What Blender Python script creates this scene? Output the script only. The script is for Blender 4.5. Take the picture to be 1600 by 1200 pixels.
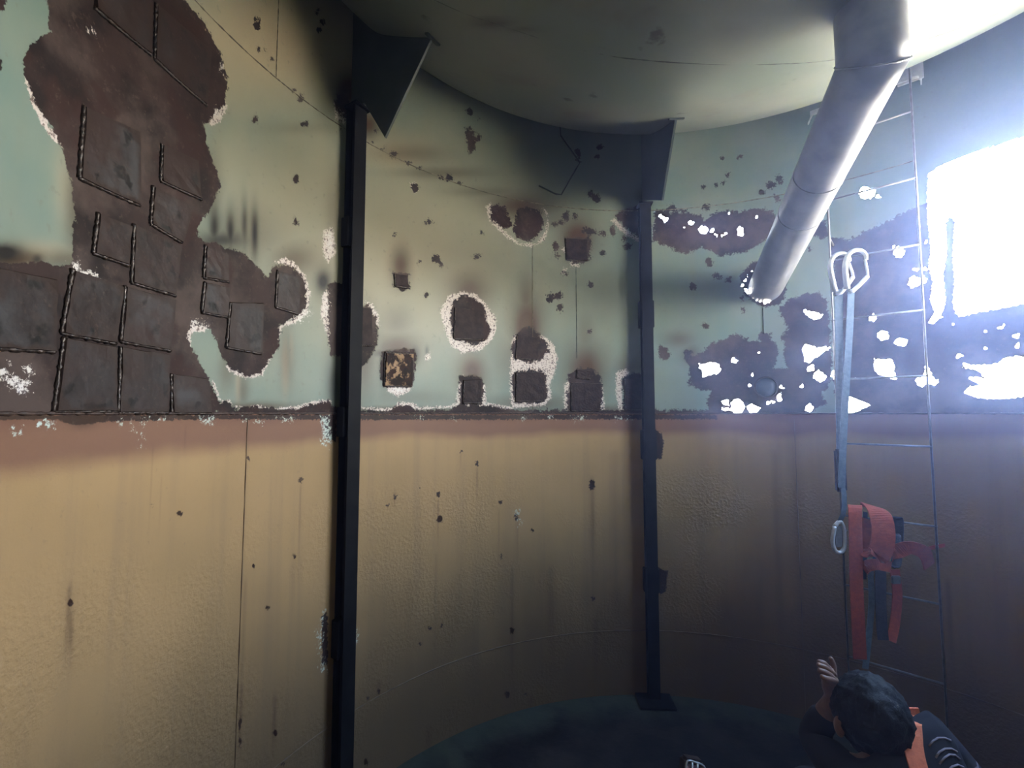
import bpy, bmesh, math, random
import numpy as np
from mathutils import Vector, Matrix

random.seed(7); rng = np.random.RandomState(5)
for o in list(bpy.data.objects):
    bpy.data.objects.remove(o, do_unlink=True)
SC = bpy.context.scene
COL = SC.collection

# ------------------------------------------------------------------ camera
F = 720.0                      # focal length in pixels of the 1600 x 1200 frame
EYE = 1.65
HOR = 646.0                    # horizon row
PITCH = math.atan((HOR - 600) / F)
cam_d = bpy.data.cameras.new('camera'); cam = bpy.data.objects.new('camera', cam_d); COL.objects.link(cam)
cam.location = (0, 0, EYE); cam.rotation_euler = (math.pi/2 + PITCH, 0, 0)
cam_d.sensor_fit = 'HORIZONTAL'; cam_d.sensor_width = 36; cam_d.lens = 36 * F / 1600
cam_d.clip_start = 0.02; cam_d.clip_end = 300
SC.camera = cam

# ------------------------------------------------------------------ daylight
w = bpy.data.worlds.new('sky'); SC.world = w; w.use_nodes = True
bg = w.node_tree.nodes['Background']
# clear hazy sky: pale and bright at the horizon, deeper blue overhead, the same all the way round
wn = w.node_tree
tc_ = wn.nodes.new('ShaderNodeTexCoord'); sx_ = wn.nodes.new('ShaderNodeSeparateXYZ'); rp_ = wn.nodes.new('ShaderNodeValToRGB')
wn.links.new(tc_.outputs['Generated'], sx_.inputs[0]); wn.links.new(sx_.outputs['Z'], rp_.inputs['Fac']); wn.links.new(rp_.outputs['Color'], bg.inputs['Color'])
rp_.color_ramp.elements[0].color = (1.0, .97, .90, 1); rp_.color_ramp.elements[0].position = 0.0
rp_.color_ramp.elements[1].color = (.10, .17, .30, 1); rp_.color_ramp.elements[1].position = 1.0
e_ = rp_.color_ramp.elements.new(.30); e_.color = (.60, .66, .74, 1)
e_ = rp_.color_ramp.elements.new(.55); e_.color = (.22, .33, .52, 1)
bg.inputs['Strength'].default_value = 38.0
sun_d = bpy.data.lights.new('sun', 'SUN'); sun = bpy.data.objects.new('sun', sun_d); COL.objects.link(sun)
sun_d.energy = 120.0; sun_d.angle = 0.02; sun_d.color = (1.0, 0.9, 0.75)
sun.rotation_euler = Vector((.32, .58, -.75)).to_track_quat('-Z', 'Y').to_euler()   # high, sliding past the torn side of the tank
SC.view_settings.view_transform = 'Standard'; SC.view_settings.look = 'None'
SC.view_settings.gamma = 1.0; SC.view_settings.use_curve_mapping = False
SC.view_settings.exposure = 1.05
SC.cycles.caustics_reflective = False; SC.cycles.caustics_refractive = False
SC.cycles.sample_clamp_indirect = 12.0
SC.cycles.max_bounces = 6; SC.cycles.diffuse_bounces = 4; SC.cycles.glossy_bounces = 3; SC.cycles.volume_bounces = 0

# ------------------------------------------------------------------ the tank
CX, CY, R = 0.735, 1.09, 1.73
C0 = Vector((CX, CY, 0))
SP, CP = math.sin(PITCH), math.cos(PITCH)

def ray(px, py):
    x = (px - 800) / F; y = -(py - 600) / F
    return Vector((x, CP - y*SP, SP + y*CP))
def at(px, py, depth):                       # a point at the given distance ahead (along y)
    d = ray(px, py); d *= depth / d.y
    return Vector((d.x, d.y, EYE + d.z))
def wallpt(px, py, off=0.0):                 # a point on the shell, off metres inside it
    d = ray(px, py); r = R - off
    a = d.x*d.x + d.y*d.y; b = d.x*CX + d.y*CY; c = CX*CX + CY*CY - r*r
    t = (b + math.sqrt(b*b - a*c)) / a
    return Vector((d.x*t, d.y*t, EYE + d.z*t))
def inward(p):
    v = Vector((CX - p.x, CY - p.y, 0)); return v.normalized()
def proj(X, Y, Z):
    Z = Z - EYE
    d = Y*CP + Z*SP; v = -Y*SP + Z*CP
    d = np.where(d < 0.05, np.nan, d)
    return 800 + F*X/d, 600 - F*v/d
# dish (the lowest compartment's bulging bottom) profile
DZ0, DK, DR1 = EYE + 1.22, 0.18, 1.5
DA0 = math.atan(2*DK*DR1); DRHO = (R - DR1) / (1 - math.sin(DA0))
ZTOP = DZ0 + DK*DR1**2 + DRHO*math.cos(DA0)
def dish_z(r):
    if r <= DR1: return DZ0 + DK*r*r
    s = min(1.0, (r - DR1)/DRHO + math.sin(DA0)); a = math.asin(s)
    return DZ0 + DK*DR1**2 + DRHO*(math.cos(DA0) - math.cos(a))
def dishpt(px, py):
    d = ray(px, py); lo = 0.3
    t = 0.3
    while t < 6:
        x, y, z = d.x*t, d.y*t, EYE + d.z*t
        r = math.hypot(x-CX, y-CY)
        if r >= R or z >= dish_z(min(r, R)): break
        t += 0.004
    return Vector((d.x*t, d.y*t, EYE + d.z*t))

# ------------------------------------------------------------------ helpers
def link(o, parent=None):
    COL.objects.link(o)
    if parent is not None: o.parent = parent
    return o
def mesh_obj(name, verts, faces, mat, parent=None, smooth=False):
    me = bpy.data.meshes.new(name); me.from_pydata([tuple(v) for v in verts], [], faces); me.update()
    if mat: me.materials.append(mat)
    if smooth:
        for p in me.polygons: p.use_smooth = True
    return link(bpy.data.objects.new(name, me), parent)
def bm_obj(name, bm, mat, parent=None, smooth=False):
    me = bpy.data.meshes.new(name); bmesh.ops.recalc_face_normals(bm, faces=bm.faces); bm.to_mesh(me); bm.free()
    if mat: me.materials.append(mat)
    if smooth:
        for p in me.polygons: p.use_smooth = True
    return link(bpy.data.objects.new(name, me), parent)
def thing(name, label, cat, group=None):
    o = bpy.data.objects.new(name, None); COL.objects.link(o)
    o['label'] = label; o['category'] = cat
    if group: o['group'] = group
    return o
def tag(o, label, cat):
    o['label'] = label; o['category'] = cat; return o
def struct(o, label=None):
    o['kind'] = 'structure'
    if label: o['label'] = label
    return o
def box_frame(bm, c, ax, ay, az, hx, hy, hz, bev=0.0):
    """box with axes ax, ay, az (unit vectors) and half sizes"""
    vs = []
    for sx in (-1, 1):
        for sy in (-1, 1):
            for sz in (-1, 1):
                vs.append(bm.verts.new(c + ax*hx*sx + ay*hy*sy + az*hz*sz))
    fs = [(0,1,3,2), (4,6,7,5), (0,4,5,1), (2,3,7,6), (0,2,6,4), (1,5,7,3)]
    faces = [bm.faces.new([vs[i] for i in f]) for f in fs]
    if bev:
        es = list({e for f in faces for e in f.edges})
        bmesh.ops.bevel(bm, geom=es, offset=bev, segments=2, affect='EDGES')
def tube(bm, pts, rad, n=8, caps=True):
    pts = [Vector(p) for p in pts]
    rads = rad if isinstance(rad, (list, tuple)) else [rad]*len(pts)
    rings = []; up = None
    for i, p in enumerate(pts):
        a = pts[max(0, i-1)]; b = pts[min(len(pts)-1, i+1)]
        t = (b - a).normalized()
        if up is None:
            up = Vector((0,0,1)) if abs(t.z) < .9 else Vector((1,0,0))
        s = t.cross(up).normalized(); u = s.cross(t).normalized(); up = u
        rings.append([bm.verts.new(p + (s*math.cos(k*2*math.pi/n) + u*math.sin(k*2*math.pi/n))*rads[i]) for k in range(n)])
    for i in range(len(rings)-1):
        for k in range(n):
            bm.faces.new([rings[i][k], rings[i][(k+1)%n], rings[i+1][(k+1)%n], rings[i+1][k]])
    if caps:
        bm.faces.new(rings[0][::-1]); bm.faces.new(rings[-1])
def ribbon(bm, pts, wdir, width, thick):
    """flat strap through pts, wdir: width direction(s), with thickness"""
    pts = [Vector(p) for p in pts]; rows = []
    for i, p in enumerate(pts):
        a = pts[max(0, i-1)]; b = pts[min(len(pts)-1, i+1)]; t = (b-a).normalized()
        wd = (wdir[i] if isinstance(wdir, list) else wdir).normalized()
        n = t.cross(wd).normalized(); wd = n.cross(t).normalized()
        h = width/2; k = thick/2
        rows.append([bm.verts.new(p + wd*h*sx + n*k*sy) for sx, sy in ((-1,-1),(1,-1),(1,1),(-1,1))])
    for i in range(len(rows)-1):
        for k in range(4):
            bm.faces.new([rows[i][k], rows[i][(k+1)%4], rows[i+1][(k+1)%4], rows[i+1][k]])
    bm.faces.new(rows[0][::-1]); bm.faces.new(rows[-1])
def curve_pts(ctrl, n=8):
    """Catmull-Rom through control points"""
    P = [Vector(p) for p in ctrl]; P = [P[0]*2-P[1]] + P + [P[-1]*2-P[-2]]; out = []
    for i in range(1, len(P)-2):
        for k in range(n):
            t = k/n; a, b, c, d = P[i-1], P[i], P[i+1], P[i+2]
            out.append(0.5*((2*b) + (c-a)*t + (2*a-5*b+4*c-d)*t*t + (3*b-a-3*c+d)*t**3))
    out.append(P[-2].copy()); return out

# ------------------------------------------------------------------ materials
class MT:
    def __init__(s, name, rough=0.6, metal=0.0, spec=0.4):
        s.m = bpy.data.materials.new(name); s.m.use_nodes = True; s.nt = s.m.node_tree
        s.b = s.nt.nodes['Principled BSDF']; s.b.inputs['Roughness'].default_value = rough
        s.b.inputs['Metallic'].default_value = metal; s.b.inputs['Specular IOR Level'].default_value = spec
        s.co = s.nt.nodes.new('ShaderNodeTexCoord').outputs['Object']
    def L(s, a, b): s.nt.links.new(a, b)
    def setv(s, sock, v):
        if hasattr(v, 'links'): s.L(v, sock)
        else: sock.default_value = v
    def noise(s, scale, detail=4, rough=.55, vec=None, stretch=None, off=None):
        n = s.nt.nodes.new('ShaderNodeTexNoise'); n.inputs['Scale'].default_value = scale
        n.inputs['Detail'].default_value = detail; n.inputs['Roughness'].default_value = rough
        v = vec or s.co
        if stretch or off:
            mp = s.nt.nodes.new('ShaderNodeMapping'); s.L(v, mp.inputs['Vector'])
            if stretch: mp.inputs['Scale'].default_value = stretch
            if off: mp.inputs['Location'].default_value = off
            v = mp.outputs['Vector']
        s.L(v, n.inputs['Vector']); return n.outputs['Fac']
    def math(s, op, a, b=None, clamp=False):
        n = s.nt.nodes.new('ShaderNodeMath'); n.operation = op; n.use_clamp = clamp
        s.setv(n.inputs[0], a)
        if b is not None: s.setv(n.inputs[1], b)
        return n.outputs[0]
    def step(s, v, lo, hi):
        n = s.nt.nodes.new('ShaderNodeMapRange'); n.interpolation_type = 'SMOOTHSTEP'
        s.L(v, n.inputs['Value']); n.inputs['From Min'].default_value = lo; n.inputs['From Max'].default_value = hi
        return n.outputs['Result']
    def mix(s, f, a, b):
        n = s.nt.nodes.new('ShaderNodeMix'); n.data_type = 'RGBA'
        s.setv(n.inputs[0], f)
        for i, v in ((6, a), (7, b)):
            if hasattr(v, 'links'): s.L(v, n.inputs[i])
            else: n.inputs[i].default_value = (*v, 1)
        return n.outputs[2]
    def attr(s, name):
        n = s.nt.nodes.new('ShaderNodeAttribute'); n.attribute_name = name; return n.outputs['Fac']
    def color(s, v):
        if hasattr(v, 'links'): s.L(v, s.b.inputs['Base Color'])
        else: s.b.inputs['Base Color'].default_value = (*v, 1)
        return s
    def bump(s, h, strength=.3, dist=.01):
        n = s.nt.nodes.new('ShaderNodeBump'); n.inputs['Strength'].default_value = strength
        n.inputs['Distance'].default_value = dist; s.L(h, n.inputs['Height']); s.L(n.outputs['Normal'], s.b.inputs['Normal'])
        return s
def simple(name, c1, c2, scale=20, rough=.6, metal=0, spec=.4, bump=.15):
    t = MT(name, rough, metal, spec); n = t.noise(scale)
    t.color(t.mix(t.step(n, .35, .65), c1, c2))
    if bump: t.bump(t.noise(scale*3), bump, .004)
    return t.m

def rust_color(t, dark=(.008,.004,.0038), mid=(.028,.0145,.013), grey=(.066,.046,.041)):
    a = t.mix(t.step(t.noise(6, 7, .68), .40, .60), dark, mid)
    b = t.mix(t.math('MULTIPLY', t.step(t.noise(3.5, 6, .62, off=(3,1,2)), .46, .64), .85), a, grey)
    b = t.mix(t.math('MULTIPLY', t.step(t.noise(4.5, 5, .6, off=(1,7,2)), .53, .62), .8), b, (.024,.0085,.007))
    return t.mix(t.math('MULTIPLY', t.step(t.noise(55, 6, .75, off=(3,3,9)), .56, .66), .55), b, (.075,.050,.042))

# --- upper course
t = MT('green_paint_rusting', .5, 0, .22)
g = t.mix(t.step(t.noise(3.0, 5), .3, .7), (.118,.178,.160), (.172,.208,.176))
g = t.mix(t.math('MULTIPLY', t.step(t.noise(14, 4, stretch=(1,1,.06)), .45, .75), .35), g, (.165,.178,.135))
g = t.mix(t.math('MULTIPLY', t.attr('yellow'), .8), g, (.37,.295,.195))
g = t.mix(t.math('MULTIPLY', t.step(t.noise(45, 3, off=(4,4,4)), .62, .72), .35), g, (.14,.14,.115))
g = t.mix(t.math('MULTIPLY', t.attr('brown'), 1.25, True), g, (.062,.034,.017))
g = t.mix(t.math('MULTIPLY', t.attr('soot'), 1.3, True), g, (.012,.010,.009))
n1 = t.math('ADD', t.math('MULTIPLY', t.math('SUBTRACT', t.noise(28, 3, .6, off=(8,1,0)), .5), 16), t.math('MULTIPLY', t.math('SUBTRACT', t.noise(95, 6, .75), .5), 20))
n2 = t.math('MULTIPLY', t.math('SUBTRACT', t.noise(100, 6, .75, off=(2,2,2)), .53), 20)
wm = t.step(t.math('ADD', t.attr('white'), n2), -.8, .8)
wc = t.mix(t.step(t.noise(110, 4, off=(5,3,1)), .36, .50), (.11,.075,.065), (.50,.44,.42))
g = t.mix(wm, g, wc)
rm = t.step(t.math('ADD', t.attr('rust'), n1), -.7, .7)
g = t.mix(rm, g, rust_color(t))
n3 = t.math('MULTIPLY', t.math('SUBTRACT', t.noise(75, 8, .8, off=(6,2,8)), .55), 75)
w2 = t.step(t.math('ADD', t.math('MINIMUM', t.attr('flake'), 5.0), n3), -.6, .6)
g = t.mix(w2, g, (.55,.52,.51))
t.color(g)
t.L(t.math('ADD', t.math('MULTIPLY', rm, .25), .42), t.b.inputs['Roughness'])
t.bump(t.math('ADD', t.math('MULTIPLY', rm, -.6), t.math('MULTIPLY', t.noise(60, 5), .25)), .35, .004)
M_UP = t.m
# --- lower course
t = MT('ochre_coating_stained', .55, 0, .2)
z = t.nt.nodes.new('ShaderNodeSeparateXYZ'); t.L(t.co, z.inputs[0]); zz = z.outputs['Z']
g = t.mix(t.step(t.noise(2.2, 4), .3, .7), (.30,.198,.098), (.345,.225,.112))
g = t.mix(t.math('MULTIPLY', t.step(t.noise(16, 4, stretch=(1,1,.03)), .45, .75), .35), g, (.20,.14,.088))
zb = t.math('ADD', zz, t.math('MULTIPLY', t.math('SUBTRACT', t.noise(2.5, 3), .5), .10))
g = t.mix(t.math('MULTIPLY', t.step(zb, 1.50, 1.565), .85), g, (.155,.075,.055))
g = t.mix(t.math('MULTIPLY', t.step(zb, 1.60, 1.66), .5), g, (.095,.04,.03))
lowm = t.math('MULTIPLY', t.math('SUBTRACT', 1.0, t.step(t.math('ADD', zz, t.math('MULTIPLY', t.noise(4, 4, stretch=(1,1,.4)), .5)), .40, 1.45)), .82)  # darkening towards the floor: fading light put into the coating colour, with some grime
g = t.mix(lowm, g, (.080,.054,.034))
g = t.mix(t.math('MULTIPLY', t.step(t.noise(75, 3, off=(4,4,4)), .62, .72), .22), g, (.15,.11,.07))
g = t.mix(t.attr('brown'), g, (.05,.024,.016))
g = t.mix(t.attr('soot'), g, (.02,.015,.014))
n1 = t.math('MULTIPLY', t.math('SUBTRACT', t.noise(80, 5, .7), .5), 14)
n2 = t.math('MULTIPLY', t.math('SUBTRACT', t.noise(150, 4, .7, off=(2,2,2)), .5), 18)
rm = t.step(t.math('ADD', t.attr('rust'), n1), -.7, .7)
g = t.mix(rm, g, rust_color(t, (.018,.008,.005), (.034,.016,.010), (.045,.026,.018)))
n3 = t.math('MULTIPLY', t.math('SUBTRACT', t.noise(75, 8, .8, off=(6,2,8)), .55), 75)
w2 = t.step(t.math('ADD', t.math('MINIMUM', t.attr('flake'), 5.0), n3), -.6, .6)
g = t.mix(w2, g, (.45,.52,.50))
t.color(g)
bl = t.noise(70, 3, .5)
blm = t.math('MULTIPLY', t.step(t.noise(2.0, 3, off=(0,0,1)), .40, .6), t.math('SUBTRACT', 1.0, t.step(zz, 1.1, 1.4)))
t.bump(t.math('ADD', t.math('MULTIPLY', t.math('MULTIPLY', t.step(bl, .35, .7), blm), 1.0), t.math('MULTIPLY', t.noise(200, 2), .1)), .30, .007)
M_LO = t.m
# --- dish
t = MT('pale_green_dish_paint', .45, 0, .45)
g = t.mix(t.step(t.noise(2.0, 5), .3, .7), (.125,.150,.125), (.17,.175,.148))
g = t.mix(t.math('MULTIPLY', t.step(t.noise(3.2, 5, off=(7,1,3)), .55, .72), .6), g, (.12,.10,.078))
g = t.mix(t.math('MULTIPLY', t.step(t.noise(7, 6, off=(1,5,3)), .66, .74), .8), g, (.035,.022,.018))
g = t.mix(t.attr('brown'), g, (.05,.03,.028))
t.color(g); t.bump(t.noise(25, 3), .06, .004)
M_DISH = t.m
# --- floor
t = MT('dark_sludge_steel', .75, 0, .12)
s_ = t.nt.nodes.new('ShaderNodeVectorMath'); s_.operation = 'DISTANCE'; t.L(t.co, s_.inputs[0]); s_.inputs[1].default_value = (CX, CY, 0)
edge = t.step(t.math('ADD', s_.outputs['Value'], t.math('MULTIPLY', t.math('SUBTRACT', t.noise(6, 6), .5), .5)), 1.45, 1.72)
g = t.mix(t.step(t.noise(5, 6), .4, .65), (.014,.013,.015), (.03,.026,.027))
g = t.mix(t.math('MULTIPLY', edge, .9), g, (.055,.066,.054))
t.color(g); t.bump(t.noise(18, 6), .5, .02)
M_FLOOR = t.m
# --- patch plates
t = MT('rusted_patch_steel', .55, 0, .25)
oi = t.nt.nodes.new('ShaderNodeObjectInfo')
g = rust_color(t, (.012,.006,.0055), (.026,.014,.0125), (.044,.042,.046))
g = t.mix(t.math('MULTIPLY', oi.outputs['Random'], .3), g, (.030,.030,.034))
g = t.mix(t.step(t.noise(17, 3, off=(9,2,4)), .58, .66), g, (.004,.003,.003))
g = t.mix(t.math('MULTIPLY', t.step(t.noise(8, 5, off=(2,9,4)), .48, .66), .85), g, (.024,.0115,.0095))
g = t.mix(t.math('MULTIPLY', t.step(t.noise(40, 6, .7, off=(5,9,1)), .55, .7), .6), g, (.036,.023,.020))
g = t.mix(t.step(t.math('ADD', t.attr('rim'), t.math('MULTIPLY', t.math('SUBTRACT', t.noise(30, 5, .7), .5), 1.2)), .55, .95), g, (.022,.0115,.009))
t.color(g); t.bump(t.noise(50, 5), .3, .004)
M_PLATE = t.m
M_PLATE2 = simple('heavily_rusted_patch_steel', (.010,.0045,.004), (.026,.014,.0125), 28, .65, 0, .2, .6)
t = MT('scorched_bare_patch_steel', .65, 0, .12)
g = t.mix(t.step(t.noise(30, 4), .48, .58), (.026,.012,.008), (.27,.18,.11))
g = t.mix(t.step(t.noise(18, 4, off=(3,3,3)), .47, .56), g, (.014,.008,.006))
t.color(g); t.bump(t.noise(50, 5), .4, .004)
M_COPPER = t.m
M_WELD = simple('dark_weld_metal', (.012,.009,.009), (.05,.035,.03), 90, .28, .4, .6, .4)
M_SEAM = simple('painted_weld_seam', (.19,.17,.12), (.07,.05,.035), 30, .5, 0, .4, .2)
M_SEAM_LO = simple('stained_weld_seam', (.15,.10,.06), (.08,.045,.028), 14, .5, 0, .4, .2)
M_BLACK = simple('black_post_paint', (.005,.005,.006), (.009,.009,.010), 12, .55, 0, .06, .1)
M_GUSSET = simple('dark_green_gusset_paint', (.022,.032,.028), (.035,.045,.039), 6, .5, 0, .4, .1)
M_PIPE = simple('grey_pipe_paint', (.17,.17,.175), (.23,.225,.225), 9, .42, 0, .45, .12)
M_STEEL = simple('pale_steel', (.50,.52,.54), (.62,.63,.64), 30, .35, .5, .5, .05)
M_ROD = simple('grey_ladder_rod', (.12,.115,.11), (.18,.175,.17), 30, .4, .3, .5, .1)
M_WIRE = simple('dark_wire', (.02,.025,.022), (.035,.04,.035), 30, .6, 0, .3, .1)
M_ORANGE = simple('orange_webbing', (.42,.085,.045), (.33,.065,.04), 60, .75, 0, .2, .3)
M_NAVYWEB = simple('black_webbing', (.02,.02,.03), (.035,.035,.05), 60, .75, 0, .2, .3)
M_BLUEWEB = simple('grey_blue_webbing', (.08,.12,.16), (.12,.16,.2), 60, .7, 0, .2, .3)
M_CAP = simple('dark_blue_nozzle_paint', (.02,.035,.055), (.03,.045,.065), 20, .5, 0, .4, .1)
M_GROUND = simple('pale_sunlit_ground', (.50,.47,.40), (.58,.54,.46), 2, .9, 0, .1, .1)

# ------------------------------------------------------------------ marks on the shell, as outlines in photograph pixels
def poly_sdf(P, U, V):
    """signed distance in px, positive inside"""
    P = np.asarray(P, float); n = len(P); d2 = np.full(U.shape, 1e9); ins = np.zeros(U.shape, bool)
    for i in range(n):
        x0, y0 = P[i]; x1, y1 = P[(i+1) % n]
        ex, ey = x1-x0, y1-y0; l2 = ex*ex+ey*ey+1e-9
        tt = np.clip(((U-x0)*ex + (V-y0)*ey)/l2, 0, 1)
        d2 = np.minimum(d2, (U-x0-tt*ex)**2 + (V-y0-tt*ey)**2)
        c = ((y0 > V) != (y1 > V))
        with np.errstate(divide='ignore', invalid='ignore'):
            xi = ex*(V-y0)/(y1-y0 if y1 != y0 else 1e-9) + x0
        ins ^= c & (U < xi)
    d = np.sqrt(d2); return np.where(ins, d, -d)
def ell(x, y, rx, ry, n=10, jag=.18):
    return [(x + rx*(1+rng.uniform(-jag, jag))*math.cos(a), y + ry*(1+rng.uniform(-jag, jag))*math.sin(a)) for a in np.linspace(0, 2*math.pi, n, endpoint=False)]

RUST = [
 [(70,-60),(75,25),(78,48),(65,58),(48,70),(35,95),(40,118),(50,150),(62,175),(80,200),(100,235),(112,290),(118,330),(114,370),(112,412),(85,415),(60,408),(30,412),(-80,405),(-80,655),(100,650),(200,650),(332,648),(344,638),(338,610),(325,590),(308,560),(296,540),(293,520),(300,512),(315,508),(328,515),(340,540),(347,560),(360,575),(375,584),(390,588),(405,582),(420,566),(432,548),(437,530),(438,508),(452,500),(468,495),(478,480),(480,455),(470,430),(455,416),(440,412),(425,420),(418,436),(405,420),(390,402),(375,392),(355,386),(335,380),(318,378),(308,370),(312,350),(325,332),(335,315),(341,300),(345,285),(338,265),(328,240),(322,215),(319,195),(331,180),(350,165),(355,140),(354,110),(345,85),(332,60),(318,35),(300,12),(270,-20)],
 [(-20,-20),(8,0),(6,15),(-20,30)], [(-20,85),(3,95),(2,110),(-20,112)],
 [(707,470),(722,462),(742,465),(755,475),(760,495),(766,515),(760,530),(745,541),(725,533),(710,532),(703,508),(704,490)],
 [(612,424),(638,428),(641,452),(628,455),(616,448)],
 [(595,548),(648,546),(650,560),(646,606),(600,606),(594,590)],
 [(719,588),(752,588),(756,600),(753,634),(718,634)],
 [(805,525),(815,512),(830,510),(842,522),(855,535),(857,550),(845,562),(825,567),(803,560),(798,545)],
 [(800,580),(850,578),(855,600),(854,625),(846,630),(804,630),(798,610)],
 [(890,585),(905,575),(925,576),(938,590),(942,610),(940,645),(886,645),(886,610)],
 [(882,372),(920,370),(924,385),(920,408),(905,413),(886,408)],
 [(765,325),(775,318),(790,325),(795,340),(800,352),(790,358),(775,350),(766,340)],
 [(808,325),(825,323),(845,330),(850,345),(846,362),(828,378),(808,372),(800,362),(806,345)],
 [(970,592),(985,584),(1010,582),(1010,648),(972,645),(975,620)],
 [(512,445),(540,440),(540,560),(515,555),(512,500)],[(555,478),(575,475),(587,495),(590,535),(580,555),(574,570),(555,572)],
 [(528,146),(545,148),(545,190),(530,185),(522,165)],
 [(333,652),(343,632),(352,626),(362,632),(370,640),(400,634),(430,640),(470,637),(492,630),(515,628),(525,640),(560,641),(600,642),(625,634),(640,633),(655,641),(700,640),(725,630),(770,634),(800,640),(860,640),(905,640),(960,641),(1010,640),(1085,641),(1110,640),(1110,652),(900,655),(600,654)],
 [(1024,325),(1050,331),(1075,332),(1095,337),(1104,342),(1122,330),(1145,329),(1160,331),(1175,325),(1195,325),(1215,340),(1215,365),(1197,375),(1170,392),(1125,400),(1110,392),(1095,387),(1072,396),(1057,392),(1040,382),(1020,377)],
 [(962,336),(975,328),(1012,318),(1014,380),(1000,372),(985,362),(972,352)],
 [(1070,546),(1075,546),(1085,557),(1100,547),(1115,535),(1132,530),(1145,523),(1160,525),(1172,534),(1185,532),(1186,520),(1204,520),(1206,533),(1217,540),(1214,562),(1208,575),(1228,575),(1224,556),(1228,540),(1222,528),(1232,512),(1220,495),(1218,480),(1235,467),(1257,460),(1277,457),(1293,468),(1300,560),(1296,605),(1285,612),(1290,630),(1275,640),(1260,652),(1110,652),(1105,632),(1104,622),(1112,611),(1095,610),(1077,602),(1077,587),(1077,572),(1069,562)],
 [(1296,368),(1325,375),(1362,356),(1400,338),(1460,310),(1700,300),(1700,640),(1500,650),(1420,648),(1310,648),(1302,600),(1306,470)],
 [(1155,435),(1162,422),(1172,410),(1190,405),(1228,412),(1235,395),(1255,375),(1270,350),(1290,345),(1295,372),(1280,372),(1262,365),(1258,380),(1245,395),(1232,408),(1232,440),(1228,460),(1222,474),(1196,480),(1182,473),(1167,465),(1160,450)],
]
SPOTS = [(401,40,5,7),(470,155,5,5),(475,193,6,5),(463,280,3,8),(463,347,6,6),(398,187,4,7),(497,18,3,5),(503,35,3,5),(499,46,4,4),(737,222,8,18),(732,205,5,9),(733,176,5,5),(748,186,3,4),(748,215,3,6),
 (648,293,5,7),(668,347,6,5),(682,405,6,6),(688,412,4,4),(745,402,4,4),(753,363,3,3),(922,304,8,4),(932,310,7,7),(885,338,5,6),(897,338,4,5),(868,350,5,4),(875,348,4,3),(920,361,11,6),(944,365,5,5),(958,360,4,9),
 (869,384,6,6),(870,400,5,3),(882,426,4,4),(941,395,5,5),(975,373,5,4),(981,385,6,5),(923,446,5,7),(860,465,7,7),(873,462,6,6),(875,481,5,5),(922,517,4,4),(1050,326,9,5),(1103,323,6,5),(1108,410,6,6),(1082,447,5,5),
 (1120,431,7,5),(1139,436,5,4),(1103,509,5,4),(1161,483,4,4),(1036,550,8,11),(1042,556,6,6),(903,237,4,5),(937,230,4,3),(933,245,4,3),(1157,245,3,3),(1130,285,4,4),(1118,290,3,2),(1138,275,3,4),(1100,292,3,3),(1128,248,3,2),
 (530,205,3,3),(587,204,4,3),(615,242,5,5),(597,233,3,2),(640,254,4,2),(655,262,3,2),(690,277,4,3),(701,277,5,5),(717,286,3,3),(567,213,4,4),(582,222,3,3),(470,150,3,5),(460,141,3,2),(404,77,3,3),(413,80,3,3),(425,93,2,2),
 (617,366,2,2),(655,410,2,2),(400,30,4,4),(666,460,3,3),(1066,330,6,3),(905,250,3,4),(1160,467,4,4),(1267,360,6,5),(1003,327,5,4),(1205,290,8,6),(1215,310,6,5),(1190,300,5,5),(1202,335,7,6),(1218,280,5,7),(1265,389,3,2),(1310,130,9,7),(1450,340,4,5)]
RUST += [ell(*s) for s in SPOTS]
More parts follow.
